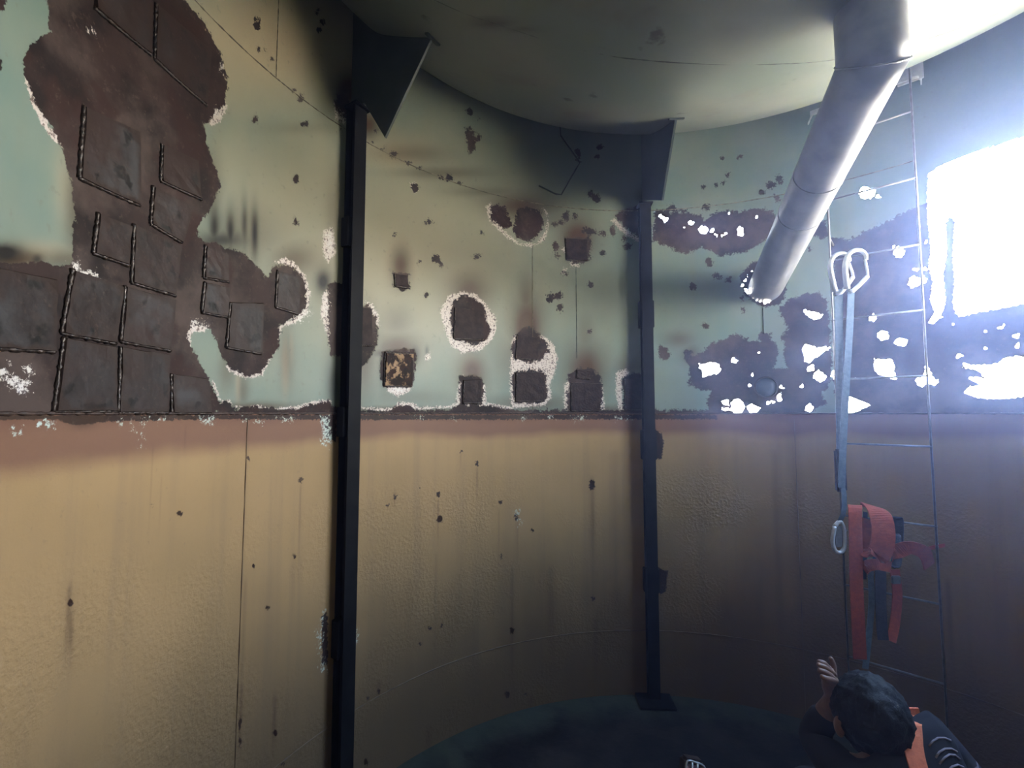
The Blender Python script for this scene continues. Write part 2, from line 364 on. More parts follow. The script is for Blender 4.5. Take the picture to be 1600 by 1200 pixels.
WHITE = [
 [(687,485),(700,462),(722,455),(742,459),(757,472),(775,495),(776,515),(768,533),(750,548),(722,552),(705,541),(696,520)],
 [(37,95),(46,115),(60,160),(80,200),(112,218),(104,232),(85,222),(62,190),(47,155),(38,125)],
 [(326,170),(352,158),(356,168),(345,190),(330,198),(322,190)],
 [(758,322),(768,316),(772,340),(790,362),(812,380),(838,380),(852,362),(855,340),(848,325),(855,330),(858,352),(852,376),(830,386),(806,382),(780,362),(764,345)],
 [(604,600),(646,600),(640,612),(622,620),(606,612)],
 [(718,595),(724,585),(722,636),(712,634),(714,615)],[(750,598),(758,600),(760,630),(752,632)],
 [(852,525),(866,540),(872,560),(868,580),(860,600),(862,622),(850,634),(800,638),(796,600),(798,560),(800,530),(806,522)],
 [(882,600),(893,588),(893,642),(882,640),(880,620)],[(936,590),(942,605),(945,640),(936,642)],
 [(962,582),(978,576),(985,584),(972,592),(974,645),(966,642),(962,610)],
 [(505,458),(514,450),(518,500),(516,545),(510,520),(500,490)],[(570,470),(582,474),(593,495),(592,515),(583,495)],
 [(505,360),(520,355),(525,395),(512,412),(504,390)],
 [(522,160),(540,178),(540,196),(524,186)],
 [(425,410),(445,402),(462,412),(478,430),(486,460),(480,490),(462,505),(440,512),(432,545),(410,588),(385,592),(360,582),(345,565),(360,572),(390,584),(425,555),(434,510),(455,498),(474,480),(476,450),(460,420),(440,412)],
 [(290,508),(300,495),(318,500),(326,510),(318,520),(300,520),(298,545),(312,575),(300,570),(288,540)],
 [(330,585),(340,610),(345,625),(360,624),(362,632),(345,632),(334,612)],
 [(362,632),(375,640),(400,632),(428,638),(465,634),(490,626),(515,624),(518,632),(490,634),(465,641),(400,640)],
 [(558,636),(612,638),(622,628),(645,629),(655,636),(700,634),(722,626),(770,630),(800,636),(800,642),(720,636),(650,641),(600,644)],
 [(960,340),(970,350),(985,362),(1002,372),(998,378),(980,370),(966,358),(955,345)],
 [(890,408),(905,412),(905,418),(892,417)],[(877,388),(884,385),(884,394),(878,394)],
 [(640,286),(650,284),(653,300),(646,302)],[(664,556),(672,550),(672,562),(665,564)],[(880,418),(886,420),(884,428),(878,428)],
]
FLAKE = [
 [(108,405),(120,402),(125,420),(150,422),(156,440),(150,460),(135,462),(125,468),(110,455),(116,440)],
 [(-40,570),(10,578),(45,595),(50,610),(30,620),(10,600),(-40,590)],[(38,570),(50,575),(52,590),(40,582)],[(10,562),(18,565),(18,572),(8,570)],
 [(-40,650),(20,646),(60,650),(60,655),(-40,657)],[(300,500),(326,505),(326,512),(300,516)],
 [(345,98),(352,100),(350,112),(342,108)],[(334,172),(344,168),(342,182),(334,184)],[(136,44),(146,46),(144,56),(134,54)],
 [(508,365),(519,362),(522,390),(510,405)],[(506,460),(513,455),(515,490),(507,495)],[(455,498),(478,480),(486,490),(470,505)],
 [(524,170),(538,180),(538,192),(526,184)],[(608,604),(640,604),(634,612),(622,618),(612,612)],
]
FLAKE_LO = [
 [(20,668),(26,676),(36,664),(38,668),(27,684),(20,680)],[(55,662),(72,655),(86,662),(86,670),(62,668)],[(180,656),(190,654),(188,666),(182,664)],[(203,656),(206,656),(212,674),(209,676)],
 [(220,656),(233,653),(233,658),(224,660),(223,698),(220,698)],[(247,652),(254,652),(254,658),(248,658)],[(311,654),(322,649),(332,652),(333,662),(318,661)],
 [(402,655),(412,659),(408,662),(400,660)],[(433,651),(445,655),(458,651),(458,656),(448,660)],[(500,652),(514,648),(516,668),(519,690),(512,698),(500,690),(504,675)],
 [(380,652),(386,654),(384,657),(379,656)],[(647,649),(660,651),(658,654)],[(707,651),(711,651),(710,655),(707,654)],[(814,650),(820,652),(818,655),(813,654)],[(860,650),(864,652),(862,655),(859,653)],
 [(892,650),(900,653),(914,651),(914,655),(900,656)],[(962,652),(985,653),(985,656),(964,655)],
 [(498,985),(501,965),(506,955),(509,962),(503,972),(502,1030),(498,1010)],[(546,962),(551,970),(559,982),(558,1000),(552,1014),(545,1018),(546,1010),(553,998),(554,984),(547,972)],[(500,1040),(505,1034),(511,1044),(508,1050),(501,1048)],
 [(803,799),(811,797),(810,806),(805,806)],[(810,812),(816,814),(815,820),(811,820)],
]
RUST_LO = [[(503,962),(512,955),(512,1040),(503,1036)],[(545,965),(555,985),(554,998),(546,1012)],[(505,655),(525,650),(525,690),(510,685)],[(1024,670),(1034,678),(1037,690),(1034,718),(1024,716)],[(1024,885),(1044,892),(1040,925),(1024,930)],
 [(-80,655),(-80,648),(120,648),(340,648),(1120,648),(1120,655),(520,656),(330,655),(180,658),(120,664),(90,656)]]
RUST_LO += [ell(*s) for s in [(388,716,2,4),(470,750,4,4),(745,724,3,4),(685,772,3,5),(687,812,5,6),(617,776,3,4),(606,790,3,2),(655,764,2,2),(807,808,3,6),(832,829,2,2),(925,757,5,8),(460,870,3,5),(396,885,3,3),(280,802,6,4),(110,942,5,7),(430,1145,4,6),(592,1080,3,4),(575,1091,3,3),(800,985,4,5),(793,1085,4,6),(822,1085,2,3),(672,982,3,3),(690,978,3,3),(927,935,3,4),(657,1006,2,3),(375,1130,3,9),(375,1160,2,8),(720,706,2,2),(782,785,3,3),(783,870,2,4),(417,950,4,3),(486,1118,2,3),(572,1190,3,6),(239,790,3,2),(441,1193,3,4)]]
# soft stains  (x, y, rx, ry, strength)
BROWN = [(626,415,18,34,.8),(733,455,34,34,.7),(824,512,26,52,1),(822,470,16,40,.6),(903,372,30,34,.9),(915,578,34,46,.85),(915,530,18,50,.4),(738,580,24,30,.85),(622,545,36,26,.8),(620,505,26,30,.35),(545,140,26,34,.9),(575,195,18,22,.8),(20,405,70,18,.8),
 (815,322,52,22,.75),(380,610,10,34,.45),(448,560,12,55,.45),(116,320,16,100,.5),(565,560,26,70,.6),(380,365,70,50,.35),(460,405,40,26,.55),(100,405,50,18,.5),(690,270,70,9,.45),(760,300,60,8,.35),(1060,530,24,14,.5),(1080,555,16,16,.6),(640,240,60,14,.4),(110,985,5,45,.5),(355,580,14,30,.4),
 (985,575,30,22,.5),(880,345,60,16,.3),(700,400,120,40,.12),(930,480,60,60,.15),(520,330,14,60,.25),(430,470,20,60,.3),(330,290,18,60,.4),(470,200,60,10,.2),(640,620,60,12,.25),(820,560,50,40,.5),(830,630,60,14,.6),(400,635,80,8,.6),(600,640,120,6,.6),(930,640,80,8,.6)]
SOOT = [(335,355,9,34,.75),(360,362,7,32,.8),(382,350,5,40,.6),(398,365,6,42,.8),(345,375,40,14,.7),(8,395,30,16,.95),(505,440,14,22,.85),(58,405,8,8,.7),(985,330,22,16,.6),(1005,310,14,20,.5),(600,575,8,30,.6),(648,555,8,14,.6),(605,552,22,6,.6),(520,600,12,50,.6),(535,150,12,20,.5),(128,662,22,8,.5),(667,548,3,8,.5),(572,520,16,44,.4)]
YELLOW = [(620,380,260,200,.75),(480,300,160,200,.6),(820,330,140,120,.35),(430,60,210,130,1.15),(610,240,120,50,.75),(640,330,110,60,.5),(60,392,60,18,.6),(830,455,70,60,.35),(370,250,60,120,.45),(735,500,60,70,.15),(100,290,20,80,.5),(735,575,18,28,.6),(372,600,5,34,.6),(446,570,7,50,.7),(455,540,5,40,.5)]
# streaks on the lower course  (x, y0, y1, half width, strength)
STREAK = [(388,655,1200,2,.45),(384,900,1200,4,.35),(470,752,900,2,.35),(745,726,785,2,.6),(685,775,860,2,.5),(682,860,1050,3,.3),(617,760,800,4,.4),(808,800,900,3,.35),(800,880,1150,4,.45),(925,740,960,6,.5),(930,960,1080,5,.4),(460,870,980,2,.4),(110,905,1050,6,.55),(108,940,990,3,.5),(430,1080,1200,5,.6),(378,1060,1200,4,.65),(592,1060,1090,5,.5),(780,790,900,2,.3),(240,690,860,1.5,.3),(252,740,860,1.5,.3),(720,700,740,2,.3),(670,1130,1200,6,.4),(860,880,1080,10,.3),(960,700,1050,14,.25),(830,1080,1120,5,.5),(290,660,720,2,.25),(640,900,1100,10,.2),(560,660,900,6,.2),(540,700,1000,10,.2),(1240,650,1100,14,.3),(1210,700,1100,8,.25),(1480,900,1100,8,.4),(1100,660,1000,20,.15)]
# through-holes
HOLES = [[(1448,300),(1450,272),(1462,262),(1482,252),(1512,240),(1545,230),(1600,212),(1700,176),(1850,120),(1850,420),(1700,455),(1600,475),(1560,483),(1520,490),(1500,496),(1493,490),(1488,474),(1491,440),(1488,400),(1491,345),(1484,338),(1478,350),(1480,395),(1474,430),(1478,470),(1470,495),(1455,508),(1450,505),(1460,488),(1453,470),(1457,440),(1450,415),(1454,390),(1449,345)],
 [(1503,614),(1515,604),(1532,602),(1512,592),(1516,588),(1538,590),(1528,580),(1504,574),(1504,566),(1520,570),(1545,570),(1560,566),(1570,558),(1590,556),(1640,560),(1690,585),(1680,605),(1640,616),(1600,620),(1560,624),(1530,622)],
 [(1321,616),(1362,633),(1323,650)],[(1092,568),(1098,569),(1105,567),(1116,565),(1124,570),(1127,578),(1122,584),(1112,585),(1104,588),(1096,590),(1098,580),(1092,575)],
 [(1142,557),(1154,562),(1150,567),(1143,569)],[(1255,482),(1262,485),(1274,487),(1287,492),(1276,501),(1266,497),(1257,490)],
 [(1253,545),(1258,537),(1268,540),(1276,543),(1288,541),(1298,543),(1284,553),(1272,561),(1265,567),(1257,565),(1256,555)],[(1262,572),(1273,568),(1272,578),(1265,582),(1260,578)],
 [(1272,582),(1280,578),(1293,588),(1290,594),(1280,598),(1271,590)],[(1300,578),(1304,577),(1303,592),(1298,590)],
 [(1365,560),(1376,562),(1392,560),(1398,570),(1397,580),(1402,592),(1396,594),(1385,588),(1374,586),(1366,580)],
 [(1430,592),(1440,588),(1446,576),(1443,570),(1450,572),(1458,590),(1470,596),(1462,602),(1448,600),(1440,605),(1432,600)],
 [(1128,627),(1135,622),(1140,628),(1139,634),(1128,632)],[(1142,630),(1150,622),(1160,626),(1164,636),(1160,646),(1150,648),(1142,641)],[(1128,637),(1142,637),(1142,641),(1129,642)],[(1166,634),(1175,631),(1189,637),(1182,645),(1170,644)],
 [(1216,600),(1222,603),(1226,607),(1220,608)],[(1214,616),(1220,613),(1222,626),(1214,628)],[(1258,634),(1266,630),(1271,636),(1268,644),(1259,643)],[(1247,605),(1252,600),(1257,603),(1255,607)],
 [(1460,498),(1472,490),(1474,494),(1462,503)],[(1556,514),(1568,506),(1571,510),(1558,517)]]
HOLES += [ell(*s) for s in [(1033,338,4,4),(1040,343,5,5),(1080,348,5,4),(1069,355,2,2),(1099,359,8,7),(1113,360,4,4),(1119,367,3,3),(1128,367,3,3),(1135,365,3,3),(1157,362,6,8),(1139,333,2,2),(1183,339,2.5,3),(980,336,1.6,1.6),(1186,551,2,2),(1175,586,2,4),(1171,602,3,3),(1200,629,4,3),(1207,628,3,2.5),
 (1363,496,7,6),(1380,524,10,9),(1408,535,10,7),(1405,394,10,9),(1397,386,3,3),(1429,440,11,10),(1442,437,7,6),(1430,421,5,4),(1446,420,4,4),(1355,301,14,10),(1372,307,5,3),(1488,507,3,2),(1540,518,3,3),(1588,525,6,4),(1540,545,3,3),(1498,556,6,4),(1590,540,4,5),(1447,378,3,3),(1473,370,3,3),(1334,588,2,2),
 (1174,423,2,2),(1168,430,2,2),(1164,438,2.5,3),(1161,446,3,3),(1166,453,3,4),(1170,458,3,3)]]
HOLES += [[(1172,464),(1180,467),(1192,470),(1205,464),(1214,452),(1218,440),(1221,428),(1224,432),(1222,450),(1212,466),(1198,476),(1184,472)]]

def smooth_blob(U, V, lst, n):
    out = np.zeros(U.shape)
    for x, y, rx, ry, s in lst:
        out = np.maximum(out, s*np.exp(-(((U-x)/rx)**2 + ((V-y)/ry)**2)*1.1))
    return out
def field(U, V, polys, pad=30):
    out = np.full(U.shape, -30.0)
    for P in polys:
        A = np.asarray(P, float)
        m = (U > A[:,0].min()-pad) & (U < A[:,0].max()+pad) & (V > A[:,1].min()-pad) & (V < A[:,1].max()+pad)
        if m.any(): out[m] = np.maximum(out[m], poly_sdf(P, U[m], V[m]))
    return np.clip(out, -30, 30)

# angles of the columns: fine where the camera looks, coarse behind it
def theta_of(px):
    p = wallpt(px, HOR); return math.atan2(p.y-CY, p.x-CX)
th_cols = [theta_of(px) for px in np.arange(-60, 1900, 2.6)]
th_cols = list(np.unwrap(th_cols))
span = 2*math.pi - abs(th_cols[0]-th_cols[-1]); sgn = math.copysign(1, th_cols[-1]-th_cols[0])
th_cols += [th_cols[-1] + sgn*span*k/90 for k in range(1, 91)]     # closes the ring (last equals first)
th_cols = np.array(th_cols)

def shell(name, z0, z1, dz, mat, holes, attrs, label):
    nz = int(round((z1-z0)/dz)) + 1; zs = np.linspace(z0, z1, nz); nc = len(th_cols)
    T, Z = np.meshgrid(th_cols, zs)                    # rows: z, columns: theta
    X = CX + R*np.cos(T); Y = CY + R*np.sin(T)
    U, V = proj(X, Y, Z)
    bad = np.isnan(U) | (np.abs(U) > 4000); U = np.where(bad, 9e3, U); V = np.where(bad, 9e3, V)
    verts = np.stack([X.ravel(), Y.ravel(), Z.ravel()], 1)
    idx = np.arange(nz*nc).reshape(nz, nc)
    q = np.stack([idx[:-1,:-1], idx[:-1,1:], idx[1:,1:], idx[1:,:-1]], -1).reshape(-1, 4)
    if sgn > 0: q = q[:, ::-1]
    vals = {}
    for an, fn in attrs.items(): vals[an] = fn(U, V).ravel()
    extra_v, extra_f, rim = [], [], []
    keep = np.ones(len(q), bool)
    if holes:
        H = field(U, V, holes, 12)
        # the big torn opening runs on to the right of the frame
        ta, tb = theta_of(1640), theta_of(1640) - math.radians(31)
        dt = (T - (ta+tb)/2 + math.pi) % (2*math.pi) - math.pi
        zlo, zhi = wallpt(1600, 475).z, wallpt(1600, 212).z
        H = np.maximum(H, np.clip(np.minimum(np.minimum(Z - zlo, zhi - Z), (math.radians(15.5) - np.abs(dt))*R)*330, -12, 12))
        # ragged edges
        H = H + np.clip(2.2*np.sin(U*1.13+V*.71)*np.sin(V*1.37-U*.53), -1.5, 1.5)*(H > -6) - .7
        H = H.ravel(); qs = H[q]; keep = (qs <= 0).all(1)
        mixed = np.where(~keep & (qs <= 0).any(1))[0]
        cache = {}; base = len(verts)
        def cut(a, b):
            k = (a, b) if a < b else (b, a)
            if k not in cache:
                tt = H[k[0]]/(H[k[0]]-H[k[1]]); p = verts[k[0]]*(1-tt) + verts[k[1]]*tt
                cache[k] = base + len(extra_v); extra_v.append((p, k, tt))
            return cache[k]
        for f in mixed:
            vs = q[f]; out = []; cuts = []
            for i in range(4):
                a, b = int(vs[i]), int(vs[(i+1) % 4])
                if H[a] <= 0: out.append(a)
                if (H[a] <= 0) != (H[b] <= 0):
                    c = cut(a, b); out.append(c); cuts.append(c)
            if len(out) >= 3: extra_f.append(out)
            if len(cuts) == 2: rim.append(cuts)
    nv0 = len(verts)
    allv = [verts]
    if extra_v:
        ev = np.array([e[0] for e in extra_v]); allv.append(ev)
        dirs = ev - np.array([CX, CY, 0]); dirs[:,2] = 0; dirs /= np.linalg.norm(dirs, axis=1)[:,None]
        allv.append(ev + dirs*.006)                    # plate thickness at the torn edges
        n = len(ev)
        for a, b in rim: extra_f.append([a, b, b+n, a+n])
        for an in vals:
            v = vals[an]; e1 = np.array([v[k[0]]*(1-t_) + v[k[1]]*t_ for _, k, t_ in extra_v])
            vals[an] = np.concatenate([v, e1, e1])
    verts = np.concatenate(allv)
    q = q[keep]
    loops = np.concatenate([q.ravel()] + [np.array(f) for f in extra_f]).astype(np.int32) if extra_f else q.ravel().astype(np.int32)
    counts = np.concatenate([np.full(len(q), 4)] + ([np.array([len(f) for f in extra_f])] if extra_f else [])).astype(np.int32)
    starts = np.concatenate([[0], np.cumsum(counts)[:-1]]).astype(np.int32)
    me = bpy.data.meshes.new(name)
    me.vertices.add(len(verts)); me.vertices.foreach_set('co', verts.astype(np.float32).ravel())
    me.loops.add(len(loops)); me.loops.foreach_set('vertex_index', loops)
    me.polygons.add(len(counts)); me.polygons.foreach_set('loop_start', starts); me.polygons.foreach_set('loop_total', counts)
    me.polygons.foreach_set('use_smooth', np.ones(len(counts), bool))
    me.update(calc_edges=True); me.validate()
    for an, v in vals.items():
        a = me.attributes.new(an, 'FLOAT', 'POINT'); a.data.foreach_set('value', v.astype(np.float32))
    me.materials.append(mat)
    return struct(link(bpy.data.objects.new(name, me)), label)

def streaks(U, V):
    out = np.zeros(U.shape)
    for x, y0, y1, w_, s in STREAK:
        xx = x - (V-y0)*(800-x)*8.9e-5
        fade = np.clip((V-y0)/12, 0, 1)*np.clip((y1-V)/((y1-y0)*.6), 0, 1)
        out = np.maximum(out, .8*s*fade*np.exp(-((U-xx)/(w_*.6))**2))
    return np.maximum(out, smooth_blob(U, V, BROWN, 0))
wall_upper = shell('wall_upper', EYE, ZTOP+.03, .006, M_UP, HOLES,
    {'rust': lambda U, V: field(U, V, RUST), 'white': lambda U, V: field(U, V, WHITE), 'flake': lambda U, V: field(U, V, FLAKE),
     'brown': lambda U, V: smooth_blob(U, V, BROWN, 0), 'soot': lambda U, V: smooth_blob(U, V, SOOT, 0), 'yellow': lambda U, V: smooth_blob(U, V, YELLOW, 0)},
    'rusted pale green upper course of the curved steel shell')
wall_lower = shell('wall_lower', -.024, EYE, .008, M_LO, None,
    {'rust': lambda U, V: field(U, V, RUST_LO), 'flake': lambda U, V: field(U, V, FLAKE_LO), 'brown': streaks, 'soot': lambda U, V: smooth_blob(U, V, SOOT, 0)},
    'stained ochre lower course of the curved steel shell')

# dish ceiling
prof = [(r, dish_z(r)) for r in np.concatenate([np.linspace(.02, DR1, 40), np.linspace(DR1, R, 26)[1:]])] + [(R+.04, ZTOP+.01)]
NS = 256; vs = [(CX, CY, dish_z(0))]; fs = []
for r, zv in prof:
    for k in range(NS):
        a = 2*math.pi*k/NS; vs.append((CX + r*math.cos(a), CY + r*math.sin(a), zv))
for k in range(NS): fs.append((0, 1+(k+1) % NS, 1+k))
for i in range(len(prof)-1):
    for k in range(NS):
        a = 1+i*NS+k; b = 1+i*NS+(k+1) % NS; fs.append((a, b, b+NS, a+NS))
ceiling = mesh_obj('ceiling', vs, fs, M_DISH, smooth=True); struct(ceiling, 'smooth dished steel ceiling bulging down')
va = np.array(vs); Ud, Vd = proj(va[:,0], va[:,1], va[:,2]); Ud = np.nan_to_num(Ud, nan=9e3); Vd = np.nan_to_num(Vd, nan=9e3)
at_ = ceiling.data.attributes.new('brown', 'FLOAT', 'POINT')
at_.data.foreach_set('value', smooth_blob(Ud, Vd, [(770,36,34,9,.9),(815,46,26,5,.6),(1010,15,7,5,.7),(1140,50,40,12,.25)], 0).astype(np.float32))
def bead(name, pts, rad, mat, parent, lump=.35):
    bm = bmesh.new(); tube(bm, pts, [rad*(1+rng.uniform(-lump, lump)) for _ in pts], 6); return bm_obj(name, bm, mat, parent, True)
M_DSEAM = simple('dish_weld_seam', (.09,.105,.09), (.05,.045,.04), 30, .5, 0, .4, .2)
cp = curve_pts([(-1,0,0)]*0 + [dishpt(*p) for p in [(640,-20),(720,18),(800,45),(880,70),(960,88),(1000,93),(1080,99),(1200,100),(1310,92),(1450,60),(1560,20)]], 10)
bead('weld_seam', cp, .0022, M_DSEAM, ceiling)

# floor
vs = [(CX, CY, 0)]; fs = []
for i, r in enumerate(np.linspace(.1, R+.06, 24)):
    for k in range(128):
        a = 2*math.pi*k/128; x, y = CX + r*math.cos(a), CY + r*math.sin(a)
        vs.append((x, y, .004*math.sin(x*9)*math.cos(y*8)*(r < 1.6)))
for k in range(128): fs.append((0, 1+k, 1+(k+1) % 128))
for i in range(23):
    for k in range(128):
        a = 1+i*128+k; b = 1+i*128+(k+1) % 128; fs.append((a, a+128, b+128, b))
struct(mesh_obj('floor', vs, fs, M_FLOOR, smooth=True), 'dark dirty steel tank floor')
# ground outside
bm = bmesh.new(); bmesh.ops.create_circle(bm, cap_ends=True, segments=48, radius=60)
g_o = bm_obj('ground', bm, M_GROUND); g_o.location = (CX, CY, -.03); struct(g_o, 'pale sunlit ground outside the tank')

# window opening of the sky light
ta_ = theta_of(1640) - math.radians(14); nrm = Vector((math.cos(ta_), math.sin(ta_), 0)); wp = Vector((CX, CY, 2.30)) + nrm*R
pl = bpy.data.lights.new('window_portal', 'AREA'); pl.shape = 'RECTANGLE'; pl.size = 1.9; pl.size_y = 1.5
pl.cycles.is_portal = True
po = bpy.data.objects.new('window_portal', pl); COL.objects.link(po)
po.location = wp + nrm*.012; po.rotation_euler = (-nrm).to_track_quat('-Z', 'Y').to_euler()

# weld seams on the shell
def shell_arc(z, px0, px1, n, off=0.001):
    a0, a1 = theta_of(px0), theta_of(px1)
    if abs(a1-a0) > math.pi: a1 += 2*math.pi*math.copysign(1, a0-a1)
    return [(CX+(R-off)*math.cos(a), CY+(R-off)*math.sin(a), z) for a in np.linspace(a0, a1, n)]
bead('weld_seam', shell_arc(EYE+1.27, -50, 1450, 400), .0021, M_SEAM, wall_upper, .6)
bead('weld_seam', shell_arc(EYE-1.283, -50, 1640, 300), .0028, M_SEAM_LO, wall_lower, .4)
M_JOINT = simple('rusty_joint_weld', (.03,.018,.016), (.055,.034,.028), 40, .5, 0, .4, .4)
bead('weld_seam', shell_arc(EYE, -60, 1640, 600), .004, M_JOINT, wall_upper, .5)
def vseam(px, py0, py1, parent, mat, rad=.0013):
    p0, p1 = wallpt(px, py0, .001), wallpt(px, py1, .001)
    bead('weld_seam', [p0.lerp(Vector((p0.x, p0.y, p1.z)), k/40) for k in range(41)], rad, mat, parent, .5)
vseam(387, 655, 1260, wall_lower, M_SEAM_LO); vseam(1241, 655, 1150, wall_lower, M_SEAM_LO)
vseam(437, -40, 128, wall_upper, M_SEAM); vseam(832, 380, 640, wall_upper, M_SEAM, .0012)
vseam(900, 418, 560, wall_upper, M_WIRE, .0016); vseam(1192, 480, 522, wall_upper, M_WIRE, .0016)

# ------------------------------------------------------------------ patch plates welded over the shell
def patch(quad, th=.0075, mat=M_PLATE, weld='LB', jag=.0012, parent=wall_upper):
    q = [wallpt(*p) for p in quad]            # TL TR BR BL on the shell
    an = [math.atan2(p.y-CY, p.x-CX) for p in q]
    for i in range(1, 4):
        while an[i]-an[0] > math.pi: an[i] -= 2*math.pi
        while an[i]-an[0] < -math.pi: an[i] += 2*math.pi
    # plates are cut square: level tops and upright sides, corners eased towards the outline seen
    def P(u, v, off):
        a = (an[0]*(1-u)+an[1]*u)*(1-v) + (an[3]*(1-u)+an[2]*u)*v
        z_ = (q[0].z*(1-u)+q[1].z*u)*(1-v) + (q[3].z*(1-u)+q[2].z*u)*v
        r = R - off; return Vector((CX+r*math.cos(a), CY+r*math.sin(a), z_))
    wdt = (q[1]-q[0]).length; hgt = (q[3]-q[0]).length; eu, ev = .003/max(wdt, .02), .003/max(hgt, .02)
    n = 6; vs = []; fs = []
    us = np.linspace(0, 1, n)
    jj = rng.uniform(-1, 1, (n, n))
    for j in range(n):
        for i in range(n):
            u, v = us[i], us[j]
            uu = eu + u*(1-2*eu); vv = ev + v*(1-2*ev)
            vs.append(P(uu + jj[j][i]*jag/wdt, vv + jj[i][j]*jag/hgt, th + jj[j][i]*.0008))
    for j in range(n-1):
        for i in range(n-1): fs.append((j*n+i, j*n+n+i, j*n+n+i+1, j*n+i+1))
    ring = [(i, 0) for i in range(n)] + [(n-1, j) for j in range(1, n)] + [(i, n-1) for i in range(n-2, -1, -1)] + [(0, j) for j in range(n-2, 0, -1)]
    b0 = len(vs)
    for i, j in ring: vs.append(P(us[i], us[j], -.002))
    m = len(ring)
    for k in range(m):
        i, j = ring[k]; i2, j2 = ring[(k+1) % m]
        fs.append((j*n+i, j2*n+i2, b0+(k+1) % m, b0+k))
    po_ = mesh_obj('patch_plate', vs, fs, mat, parent)
    ra = po_.data.attributes.new('rim', 'FLOAT', 'POINT')
    ra.data.foreach_set('value', np.array([1.0 if (k >= n*n or k % n in (0, n-1) or k//n in (0, n-1)) else 0.0 for k in range(len(vs))], np.float32))
    for s in weld:
        ends = {'L': ((0,0),(0,1)), 'B': ((0,1),(1,1)), 'R': ((1,0),(1,1)), 'T': ((0,0),(1,0))}[s]
        k_ = max(8, int(max(wdt, hgt)/.006)); bm = bmesh.new()
        pts = [P(ends[0][0]+(ends[1][0]-ends[0][0])*k/k_, ends[0][1]+(ends[1][1]-ends[0][1])*k/k_, .002) for k in range(k_+1)]
        tube(bm, pts, [.0045*(1+rng.uniform(-.45, .45)) for _ in pts], 5); bm_obj('weld_bead', bm, M_WELD, po_, True)
    return po_
for qd in [[(130,165),(217,205),(218,322),(122,278)],[(252,225),(308,250),(314,312),(250,283)],[(238,290),(302,322),(284,380),(234,350)],[(152,332),(204,352),(200,415),(144,396)],
           [(208,350),(283,383),(273,462),(204,442)],[(194,446),(274,468),(265,548),(187,534)],[(187,541),(264,554),(262,645),(183,645)],[(98,526),(180,541),(181,643),(82,643)],
           [(112,420),(192,447),(180,537),(94,521)],[(-50,408),(88,436),(84,550),(-50,542)],[(266,583),(324,591),(331,646),(267,646)],[(320,383),(356,397),(357,441),(317,434)],
           [(319,440),(358,449),(355,496),(314,488)],[(359,472),(412,473),(408,553),(353,543)],[(433,422),(470,434),(466,491),(430,480)]]:
    patch(qd)
patch([(243,5),(330,78),(322,165),(240,92)], weld='LB'); patch([(148,-75),(237,-2),(235,86),(146,12)], weld='B')
for qd in [[(711,480),(756,486),(755,531),(709,529)],[(616,428),(637,430),(638,450),(617,447)],[(725,594),(752,592),(751,630),(723,630)],[(808,522),(841,528),(840,562),(806,560)],
           [(807,582),(850,582),(851,627),(806,627)],[(893,597),(938,599),(938,642),(892,642)],[(901,577),(922,579),(922,592),(901,591)],[(884,372),(918,374),(918,408),(885,406)],[(976,592),(1006,592),(1006,640),(977,640)],
           [(562,480),(580,482),(582,540),(562,540)]]:
    patch(qd, th=.007, mat=M_PLATE2, weld='LB')
patch([(601,551),(645,553),(643,604),(599,603)], th=.012, mat=M_COPPER, weld='LBTR')

# capped round nozzle in the shell
np_ = wallpt(1197, 605); iv = inward(np_); tv = Vector((-iv.y, iv.x, 0))
noz = thing('nozzle_cap', 'dark round capped nozzle among the ragged rust holes', 'nozzle')
bm = bmesh.new()
def disc(bm, c, n, u, v, prof, seg=28):
    rings = []
    for r, h in prof:
        rings.append([bm.verts.new(c + n*h + (u*math.cos(2*math.pi*k/seg) + v*math.sin(2*math.pi*k/seg))*r) for k in range(seg)])
    for i in range(len(rings)-1):
        for k in range(seg): bm.faces.new([rings[i][k], rings[i][(k+1) % seg], rings[i+1][(k+1) % seg], rings[i+1][k]])
    return rings
rg = disc(bm, np_, iv, tv, Vector((0,0,1)), [(.061,-.004),(.061,.016),(.055,.018),(.053,.010)]); bm_obj('rim', bm, M_PLATE, noz, True)
bm = bmesh.new(); rg = disc(bm, np_, iv, tv, Vector((0,0,1)), [(.0545,.006),(.0545,.011),(.02,.013)]); bm.faces.new(rg[-1]); bm.faces.new(rg[0][::-1]); bm_obj('cover', bm, M_CAP, noz, True)

